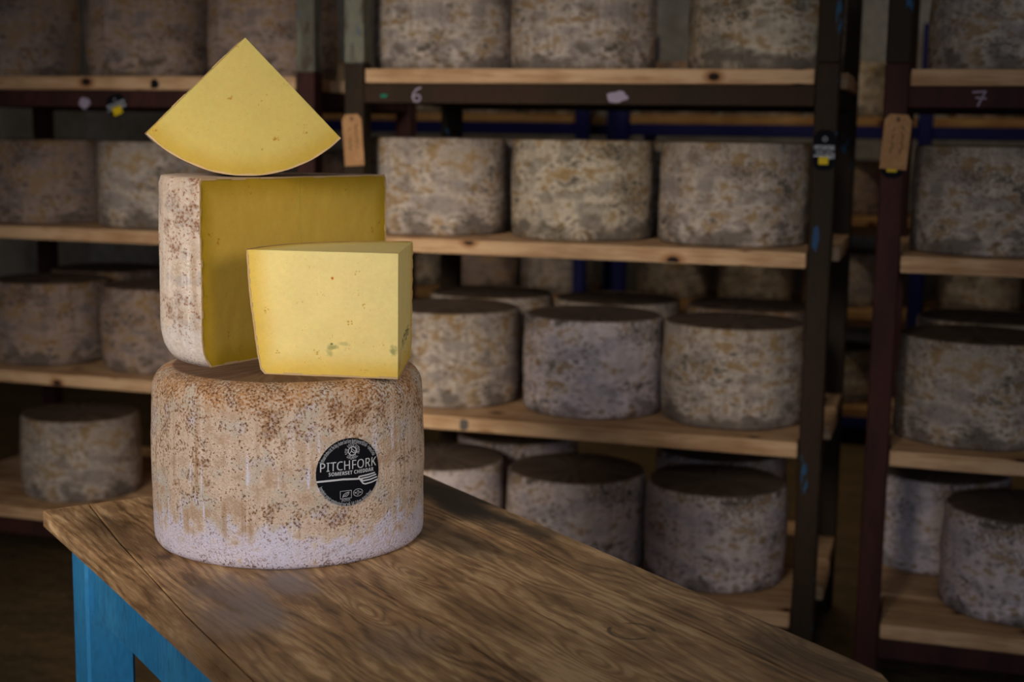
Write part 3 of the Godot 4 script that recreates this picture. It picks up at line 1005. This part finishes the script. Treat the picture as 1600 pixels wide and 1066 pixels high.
func main_wheel() -> void:
	var t := thing("whole_cheese", "whole tan cheese wheel with round black label, standing on the wooden table", "cheese", WHEEL_AT)
	var r := WHEEL_R
	var h := WHEEL_H
	var top := 0.028
	var low := 0.010
	var prof := PackedVector2Array()
	var vs := PackedFloat32Array()
	for k in 5:
		prof.append(Vector2((r - low) * k / 4.0, 0.0))
		vs.append(0.06 * k / 4.0)
	for k in range(1, 6):
		var a := PI / 2 * k / 6.0
		prof.append(Vector2(r - low + sin(a) * low, low - cos(a) * low))
		vs.append(0.06 + 0.02 * k / 6.0)
	for k in range(0, 31):
		var y := 0.012 + (h - 0.04) * k / 30.0
		prof.append(Vector2(r + 0.0015 * sin(PI * k / 30.0) - 0.0015 * k / 30.0, y))
		vs.append(0.08 + 0.80 * k / 30.0)
	for k in range(1, 10):
		var a := PI / 2 * k / 9.0
		prof.append(Vector2(r - 0.0015 - top + cos(a) * top, h - top + sin(a) * top))
		vs.append(0.88 + 0.06 * k / 9.0)
	for k in range(1, 9):
		prof.append(Vector2((r - 0.0015 - top) * (1.0 - k / 8.0), h))
		vs.append(0.94 + 0.06 * k / 8.0)
	vs = PackedFloat32Array()
	for k in prof.size():
		vs.append(by_length(prof, k, 4, prof.size() - 9))
	var body := part("rind", turned(prof, vs, 180, 0.0, TAU, 1, 0.0012), M.rind_main, t)
	body.rotation.y = 0.0
	round_label(t)

# v of point k of a profile: its caps get 5 % and 10 %, the rest goes by length
func by_length(prof: PackedVector2Array, k: int, first: int, last: int) -> float:
	var run := 0.0
	var all := 0.0
	for i in range(first, last):
		var d := prof[i].distance_to(prof[i + 1])
		all += d
		if i < k:
			run += d
	if k <= first:
		return 0.05 * k / first
	if k >= last:
		return 0.90 + 0.10 * (k - last) / (prof.size() - 1 - last)
	return 0.05 + 0.85 * run / all

func round_label(t: Node3D) -> void:
	var a0 := deg_to_rad(33.1)
	var y0 := 0.1166
	var D := 0.0835
	# a point of the flat label, laid on the side of the wheel
	var put := func(p: Vector2, up: float) -> Vector3:
		var a := a0 + p.x / WHEEL_R
		var y := y0 + p.y
		var rr := main_wheel_radius(a, y) + 0.0009 + up
		return Vector3(sin(a) * rr, y, cos(a) * rr)
	var st := begin()
	var rings := 10
	for i in rings:
		for k in 64:
			var b0 := TAU * k / 64
			var b1 := TAU * (k + 1) / 64
			var r0 := D / 2 * i / rings
			var r1 := D / 2 * (i + 1) / rings
			var q := [Vector2(cos(b0), sin(b0)) * r0, Vector2(cos(b1), sin(b1)) * r0, Vector2(cos(b1), sin(b1)) * r1, Vector2(cos(b0), sin(b0)) * r1]
			tri_put(st, [q[0], q[2], q[3]], 0.0, put)
			if i > 0:
				tri_put(st, [q[0], q[1], q[2]], 0.0, put)
	for k in 64:
		var b0 := Vector2.from_angle(TAU * k / 64) * D / 2
		var b1 := Vector2.from_angle(TAU * (k + 1) / 64) * D / 2
		var pa: Vector3 = put.call(b0, 0.0)
		var pb: Vector3 = put.call(b1, 0.0)
		var pc: Vector3 = put.call(b1, -0.002)
		var pd: Vector3 = put.call(b0, -0.002)
		var out: Vector3 = put.call(b0 * 1.1, 0.0) - pa
		quad(st, [pa, pb, pc, pd], [b0, b1, b1, b0], out.normalized())
	var lab := part("round_label", st.commit(), M.black_label, t)
	lab.set_meta("label", "round black label with white lettering and a fork")
	var up := 0.0004
	st = begin()
	letters(st, "PITCHFORK", 0.132 * D, Vector2(0.005, 0.108) * D, 0.895 * D, up, put, false)
	part("lettering", st.commit(), M.print_white, lab)
	st = begin()
	letters(st, "SOMERSET CHEDDAR", 0.056 * D, Vector2(0.045, -0.005) * D, 0.72 * D, up, put)
	part("lettering", st.commit(), M.print_white, lab)
	st = begin()
	ribbon(st, [Vector2(-0.485, -0.098) * D, Vector2(-0.1, -0.095) * D, Vector2(0.16, -0.115) * D, Vector2(0.2, -0.135) * D], 0.027 * D, up, put)
	ribbon(st, [Vector2(0.42, -0.062) * D, Vector2(0.30, -0.075) * D, Vector2(0.155, -0.083) * D, Vector2(0.145, -0.1) * D, Vector2(0.17, -0.13) * D, Vector2(0.215, -0.19) * D, Vector2(0.25, -0.205) * D, Vector2(0.36, -0.195) * D, Vector2(0.465, -0.17) * D], 0.020 * D, up, put)
	ribbon(st, [Vector2(0.19, -0.118) * D, Vector2(0.32, -0.112) * D, Vector2(0.44, -0.092) * D], 0.020 * D, up, put)
	ribbon(st, [Vector2(0.20, -0.155) * D, Vector2(0.34, -0.15) * D, Vector2(0.455, -0.13) * D], 0.020 * D, up, put)
	part("fork_emblem", st.commit(), M.print_white, lab)
	st = begin()
	var oc := Vector2(0.045, 0.31) * D
	ribbon(st, arc(oc, 0.062 * D, 0, 360, 32), 0.012 * D, up, put)
	ribbon(st, [oc + Vector2(-0.012, 0.055) * D, oc + Vector2(-0.014, 0.0) * D, oc + Vector2(-0.04, -0.035) * D], 0.010 * D, up, put)
	ribbon(st, [oc + Vector2(-0.014, 0.0) * D, oc + Vector2(0.02, -0.03) * D, oc + Vector2(0.05, -0.02) * D], 0.010 * D, up, put)
	ribbon(st, [oc + Vector2(0.0, 0.03) * D, oc + Vector2(0.03, -0.005) * D, oc + Vector2(0.055, 0.0) * D], 0.008 * D, up, put)
	round_text(st, "SOIL ASSOCIATION", 0.022 * D, oc, 0.088 * D, 205, -25, up, put)
	round_text(st, "ORGANIC", 0.022 * D, oc, -0.098 * D, 222, 318, up, put)
	part("organic_emblem", st.commit(), M.print_white, lab)
	st = begin()
	var rc := Vector2(-0.055, -0.325) * D
	ribbon(st, [rc + Vector2(-0.085, -0.056) * D, rc + Vector2(0.085, -0.056) * D, rc + Vector2(0.085, 0.056) * D, rc + Vector2(-0.085, 0.056) * D, rc + Vector2(-0.085, -0.056) * D], 0.006 * D, up, put)
	ribbon(st, [rc + Vector2(-0.05, -0.038) * D, rc + Vector2(-0.035, 0.0) * D, rc + Vector2(0.0, 0.026) * D, rc + Vector2(0.05, 0.034) * D, rc + Vector2(0.04, 0.0) * D, rc + Vector2(0.01, -0.026) * D, rc + Vector2(-0.03, -0.02) * D], 0.007 * D, up, put)
	ribbon(st, [rc + Vector2(-0.04, -0.03) * D, rc + Vector2(0.03, 0.02) * D], 0.006 * D, up, put)
	letters(st, "GB-ORG-05", 0.014 * D, rc + Vector2(0, -0.076) * D, 0.13 * D, up, put)
	letters(st, "UK Agriculture", 0.013 * D, rc + Vector2(0, -0.097) * D, 0.14 * D, up, put, false)
	var ec := Vector2(0.135, -0.315) * D
	var el := []
	for k in 33:
		el.append(ec + Vector2(cos(TAU * k / 32) * 0.074, sin(TAU * k / 32) * 0.054) * D)
	ribbon(st, el, 0.006 * D, up, put)
	letters(st, "UK", 0.018 * D, ec + Vector2(0, 0.026) * D, 0, up, put)
	letters(st, "BS 124", 0.022 * D, ec, 0.11 * D, up, put)
	letters(st, "EC", 0.018 * D, ec + Vector2(0, -0.026) * D, 0, up, put)
	part("certification_marks", st.commit(), M.print_white, lab)
	st = begin()
	round_text(st, "Trethowan Brothers Ltd, The Dairy, Puxton Court Farm, North Somerset BS24 6AF", 0.021 * D, Vector2.ZERO, 0.458 * D, 158, 52, up, put)
	round_text(st, "• Farmhouse Cheddar", 0.021 * D, Vector2.ZERO, 0.458 * D, 49, 26, up, put)
	round_text(st, "Ingredients: organic unpasteurised cows' milk, Salt, Cultures, Animal Rennet", 0.021 * D, Vector2.ZERO, -0.473 * D, 202, 318, up, put)
	part("small_print", st.commit(), M.print_white, lab)

func arc(c: Vector2, r: float, d0: float, d1: float, n: int) -> Array:
	var p := []
	for k in n + 1:
		var a := deg_to_rad(lerpf(d0, d1, float(k) / n))
		p.append(c + Vector2(cos(a), sin(a)) * r)
	return p

# text round a circle from one angle to another; r < 0 sets it with its feet outwards
func round_text(st: SurfaceTool, s: String, height: float, c: Vector2, r: float, d0: float, d1: float, up: float, put: Callable) -> void:
	var d := text(s, height, false)
	var v: PackedVector3Array = d.v
	var ids: PackedInt32Array = d.i
	var lo := 1e9
	var hi := -1e9
	for p in v:
		lo = minf(lo, p.x)
		hi = maxf(hi, p.x)
	for k in range(0, ids.size(), 3):
		var q := []
		for j in 3:
			var p := v[ids[k + j]]
			var a := deg_to_rad(lerpf(d0, d1, (p.x - lo) / (hi - lo)))
			var rr := absf(r) + (p.y if r > 0 else -p.y)
			q.append(c + Vector2(cos(a), sin(a)) * rr)
		if absf((q[1] - q[0]).cross(q[2] - q[0])) > 1e-12:
			tri_put(st, q, up, put)

# a sector of a wheel standing on y = 0: angles in the plane from +x towards -z (so 90 is away from the camera).
# side(y) gives the radius; the rind covers the curved side, and the bottom and top where asked for.
func sector(t: Node3D, d0: float, d1: float, h: float, side: Callable, rind_top: bool, rind_low: bool, rind_mat: Material, mats: Array, core: Color, edge: Color, core2: Color, sd: int, segs: int) -> Array:
	var a0 := deg_to_rad(d0)
	var a1 := deg_to_rad(d1)
	var th := 0.0021
	var n := 26
	# rind
	var prof := PackedVector2Array()
	var vs := PackedFloat32Array()
	if rind_low:
		for k in 7:
			prof.append(Vector2(side.call(0.0) * k / 7.0, 0.0))
			vs.append(0.08 * k / 7.0)
	for k in n + 1:
		var y := h * k / n
		prof.append(Vector2(side.call(y), y))
		vs.append(0.08 + 0.84 * k / n)
	if rind_top:
		for k in range(1, 8):
			prof.append(Vector2(side.call(h) * (1.0 - k / 7.0), h))
			vs.append(0.92 + 0.08 * k / 7.0)
	var st := begin()
	st.set_smooth_group(0)
	var at := func(i: int, k: int) -> Vector3:
		var a := lerpf(a0, a1, float(k) / segs)
		var r := prof[i].x
		if r > 0.05:
			r += wobble(a, prof[i].y, sd, 0.0009)
		return Vector3(cos(a) * r, prof[i].y, -sin(a) * r)
	for i in prof.size() - 1:
		for k in segs:
			var p := [at.call(i, k), at.call(i, k + 1), at.call(i + 1, k + 1), at.call(i + 1, k)]
			var u0 := lerpf(a0, a1, float(k) / segs) / TAU
			var u1 := lerpf(a0, a1, float(k + 1) / segs) / TAU
			var q := [Vector2(u0, 1 - vs[i]), Vector2(u1, 1 - vs[i]), Vector2(u1, 1 - vs[i + 1]), Vector2(u0, 1 - vs[i + 1])]
			for j in [0, 2, 1, 0, 3, 2]:
				st.set_smooth_group(0)
				st.set_uv(q[j])
				st.add_vertex(p[j])
	st.generate_normals()
	# the cut edge of the rind, a pale line round the cut faces, standing a little proud
	var rim := begin()
	for f in 2:
		var a := a0 if f == 0 else a1
		var dir := Vector3(cos(a), 0, -sin(a))
		var nrm := Vector3(sin(a), 0, cos(a)) * (1.0 if f == 0 else -1.0)
		var seg := segs * f
		for i in prof.size() - 1:
			var p: Vector3 = at.call(i, seg)
			var q: Vector3 = at.call(i + 1, seg)
			if p.distance_to(q) < 1e-5:
				continue
			var tg := (q - p).normalized()
			var inw := tg.cross(nrm)
			var mid: Vector3 = dir * side.call(h / 2) * 0.4 + Vector3(0, h / 2, 0)
			if inw.dot(mid - p) < 0:
				inw = -inw
			var e := th * (1.0 + 0.35 * sin(i * 2.7 + f))
			var lift := nrm * (0.0006 + 0.0004 * sin(i * 1.9))
			quad(rim, [p + lift, q + lift, q + inw * e + lift, p + inw * e + lift], [Vector2(0.3, 0.5), Vector2(0.3, 0.52), Vector2(0.31, 0.52), Vector2(0.31, 0.5)], nrm)
			quad(rim, [p, q, q + lift, p + lift], [Vector2.ZERO, Vector2.ZERO, Vector2.ZERO, Vector2.ZERO], -inw)
			quad(rim, [p + inw * e, q + inw * e, q + inw * e + lift, p + inw * e + lift], [Vector2.ZERO, Vector2.ZERO, Vector2.ZERO, Vector2.ZERO], inw)
	var body := part("rind", st.commit(), rind_mat, t)
	part("rind_edge", rim.commit(), M.rind_edge, t)
	var faces := [body]
	# cut faces
	var nx := 60
	var ny := 48
	for f in 2:
		var a := a0 if f == 0 else a1
		var dir := Vector3(cos(a), 0, -sin(a))
		var nrm := Vector3(sin(a), 0, cos(a)) * (1.0 if f == 0 else -1.0)
		var fs := begin()
		var cell := func(i: int, j: int) -> Array:
			var y := h * j / ny
			var R: float = side.call(y) + wobble(a, y, sd, 0.0009)
			var r := R * i / nx
			var from := R - r
			if rind_low:
				from = minf(from, y)
			if rind_top:
				from = minf(from, h - y)
			var w := ss(0.002, 0.034, from)
			var c := edge.lerp(core, w).lerp(core2, ss(0.03, 0.10, from) * 0.6)
			var sag := 0.0003 * wob.get_noise_3d(r * 40.0 + sd, y * 40.0, f * 9.0)
			return [dir * r + Vector3(0, y, 0) + nrm * sag, c, Vector2(1.0 - r / 0.19, 1.0 - y / maxf(h, 0.15))]
		for i in nx:
			for j in ny:
				var g := [cell.call(i, j), cell.call(i + 1, j), cell.call(i + 1, j + 1), cell.call(i, j + 1)]
				put_cells(fs, g, nrm)
		fs.generate_normals()
		faces.append(part("cut_face", fs.commit(), mats[f], t))
	for lv in 2:
		if (lv == 0 and rind_low) or (lv == 1 and rind_top):
			continue
		var y := h * lv
		var nrm := Vector3.UP if lv else Vector3.DOWN
		var fs := begin()
		var cell := func(i: int, k: int) -> Array:
			var a := lerpf(a0, a1, float(k) / segs)
			var R: float = side.call(y) + wobble(a, y, sd, 0.0009)
			var r := R * i / nx
			var w := ss(0.002, 0.034, R - r)
			var c := edge.lerp(core, w).lerp(core2, ss(0.03, 0.10, R - r) * 0.6)
			var p := Vector3(cos(a) * r, y, -sin(a) * r)
			return [p + nrm * 0.0003 * wob.get_noise_3d(p.x * 40.0 + sd, 3.0, p.z * 40.0), c, Vector2(p.x, p.z) / 0.19 + Vector2(0.5, 0.5)]
		for i in nx:
			for k in segs:
				put_cells(fs, [cell.call(i, k), cell.call(i + 1, k), cell.call(i + 1, k + 1), cell.call(i, k + 1)], nrm)
		fs.generate_normals()
		faces.append(part("cut_face", fs.commit(), mats[2], t))
		var rs := begin()
		for k in segs:
			var p := []
			for e in [[0.0, 0], [0.0, 1], [th, 1], [th, 0]]:
				var a := lerpf(a0, a1, float(k + e[1]) / segs)
				var r: float = side.call(y) + wobble(a, y, sd, 0.0009) - e[0] * (1.0 + 0.3 * sin((k + e[1]) * 1.3))
				p.append(Vector3(cos(a) * r, y + 0.0008 * nrm.y, -sin(a) * r))
			quad(rs, p, [Vector2.ZERO, Vector2.ZERO, Vector2.ZERO, Vector2.ZERO], nrm)
			var lo: Array = [p[0], p[1], p[1] - nrm * 0.0008, p[0] - nrm * 0.0008]
			quad(rs, lo, [Vector2.ZERO, Vector2.ZERO, Vector2.ZERO, Vector2.ZERO], Vector3(p[0].x, 0, p[0].z).normalized())
		part("rind_edge", rs.commit(), M.rind_edge, t)
	return faces

func put_cells(st: SurfaceTool, g: Array, n: Vector3) -> void:
	var order := [0, 1, 2, 0, 2, 3]
	if (g[1][0] - g[0][0]).cross(g[2][0] - g[0][0]).dot(n) > 0 or (g[2][0] - g[0][0]).cross(g[3][0] - g[0][0]).dot(n) > 0:
		order = [0, 2, 1, 0, 3, 2]
	for i in order:
		st.set_smooth_group(0)
		st.set_color(g[i][1])
		st.set_uv(g[i][2])
		st.add_vertex(g[i][0])

func lin(r: float, g: float, b: float) -> Color:
	return Color(r, g, b).srgb_to_linear()

const STACK_Y := 0.985   # top of the main wheel
func half_wheel() -> void:
	M.rind_edge = mat(Color(0.72, 0.60, 0.44), 0.9)
	var t := thing("cheese_half", "half cheese wheel with deep yellow cut face, standing on the labelled whole wheel", "cheese", Vector3(-0.287, STACK_Y, -1.862))
	var h := 0.237
	var side := func(y: float) -> float:
		var r := 0.1845 + 0.001 * sin(PI * y / h)
		if y < 0.03:
			r -= 0.013 * pow(1.0 - y / 0.03, 2.0) + 0.001
		if y > h - 0.006:
			r -= 0.003 * (y - h + 0.006) / 0.006
		return r
	sector(t, 57.0, 237.0, h, side, true, true, M.rind_half, [M.paste_half, M.paste_half, M.paste_half], lin(0.79, 0.65, 0.27), lin(0.70, 0.56, 0.14), lin(0.79, 0.65, 0.29), 2, 64)

func quarter_block() -> void:
	var t := thing("cheese_block", "pale yellow quarter block of cheese with blue-green vein, in front of the half wheel", "cheese", Vector3(-0.138, STACK_Y, -1.655))
	var h := 0.153
	var side := func(y: float) -> float:
		return 0.188 - 0.017 * pow(clampf(1.0 - y / 0.15, 0.0, 1.0), 2.0) - (0.004 if y < 0.004 else 0.0)
	var f := sector(t, 89.0, 172.0, h, side, false, true, M.rind_half, [M.paste_side, M.paste_front, M.paste_side], lin(0.92, 0.825, 0.53), lin(0.87, 0.72, 0.32), lin(0.93, 0.845, 0.57), 3, 30)
	# the inked number on the side that was cut last
	var st := begin()
	letters(st, "1706", 0.013, Vector2(0.085, 0.040), 0.085, 0.0012, flat, false, 0.12)
	ribbon(st, [Vector2(0.010, 0.012), Vector2(0.020, 0.020), Vector2(0.026, 0.034)], 0.002, 0.0012, flat)
	var ink := part("ink_number", st.commit(), mat(Color(0.30, 0.36, 0.34), 0.7), f[1])
	var a := deg_to_rad(89.0)
	ink.basis = Basis(Vector3(cos(a), 0, -sin(a)), Vector3.UP, Vector3(sin(a), 0, cos(a)))

func top_wedge() -> void:
	# a quarter of a thin round, balanced on its rind: its axis points at the camera
	var h := 0.10
	var top_y := STACK_Y + 0.237
	var r := 0.1757
	var foot := Vector3(-0.346, top_y, -1.80)
	var t := thing("cheese_wedge", "pale yellow quarter wedge of cheese balanced on its curved rind on top", "cheese", foot)
	var side := func(_y: float) -> float:
		return r
	var holder := sector(t, 224.5, 314.2, h, side, false, true, M.rind_half, [M.paste_wedge, M.paste_wedge, M.paste_wedge], lin(0.76, 0.67, 0.36), lin(0.72, 0.60, 0.24), lin(0.76, 0.675, 0.38), 4, 40)
	# lay the axis (y) towards the camera and lift the apex by one radius
	var turn := Basis(Vector3.UP, deg_to_rad(15.5)) * Basis(Vector3.RIGHT, PI / 2)
	for c in t.get_children():
		c.transform = Transform3D(turn, turn * Vector3(0, -h, 0) + Vector3(0, r + 0.001, 0))

# ------------------------------------------------------------------ table
func table() -> void:
	var t := thing("wooden_table", "old wooden table with stained plank top and blue painted legs", "table", Vector3(-0.644, 0, -1.849), deg_to_rad(-57.0))
	# local x runs along the table towards the camera, z across it
	var L := 1.05
	var W := 0.557
	var y1 := 0.76
	var y0 := 0.738
	var uvs := Vector2(1.0 / 1.1, -1.0 / 0.57)
	var g := 0.0006
	var seam := func(u: float) -> float: return 0.064 - 0.078 * u
	var planks := [
		PackedVector2Array([Vector2(0.004, 0.0), Vector2(0.3, 0.001), Vector2(0.8, 0.0), Vector2(0.8, seam.call(0.8) - g + 0.012), Vector2(0.5, seam.call(0.5) - g), Vector2(0.2, seam.call(0.2) - g - 0.003), Vector2(0.0, seam.call(0.0) - g), Vector2(0.0, 0.005)]),
		PackedVector2Array([Vector2(0.0, seam.call(0.0) + g), Vector2(0.2, seam.call(0.2) + g - 0.003), Vector2(0.5, seam.call(0.5) + g), Vector2(0.8, seam.call(0.8) + g + 0.012), Vector2(0.8, 0.0), Vector2(L - 0.02, 0.0), Vector2(L - 0.005, 0.006), Vector2(L, 0.02), Vector2(L, 0.245 - g), Vector2(0.0, 0.240 - g)]),
		PackedVector2Array([Vector2(0.0, 0.240 + g), Vector2(L, 0.245 + g), Vector2(L, 0.362 - g), Vector2(0.0, 0.352 - g)]),
		PackedVector2Array([Vector2(0.0, 0.352 + g), Vector2(L, 0.362 + g), Vector2(L, 0.480 - g), Vector2(0.0, 0.470 - g)]),
		PackedVector2Array([Vector2(0.0, 0.470 + g), Vector2(L, 0.480 + g), Vector2(L, W - 0.05), Vector2(L - 0.012, W - 0.018), Vector2(L - 0.04, W - 0.003), Vector2(L - 0.08, W), Vector2(0.006, W), Vector2(0.0, W - 0.006)])]
	for p in planks:
		for k in p.size():
			p[k].y = -p[k].y
		part("plank", prism(p, y0, y1, 0.0018, uvs), M.table, t)
	var ins := 0.035
	for x in [0.043, L - 0.043]:
		for z in [ins + 0.033, W - ins - 0.033]:
			part("leg", slab(Vector3(0.066, y0, 0.066), 0.004, Vector2(x, z)), M.blue, t, Vector3(x, y0 / 2, -z))
	for z in [ins + 0.019, W - ins - 0.019]:
		part("apron", slab(Vector3(L - 0.086 - 0.066, 0.112, 0.02), 0.002, Vector2(0.3, z)), M.blue, t, Vector3(L / 2, y0 - 0.056, -z))
	for x in [0.043, L - 0.043]:
		part("apron", slab(Vector3(0.02, 0.112, W - 2 * ins - 0.132), 0.002, Vector2(x, 0.1)), M.blue, t, Vector3(x, y0 - 0.056, -W / 2))
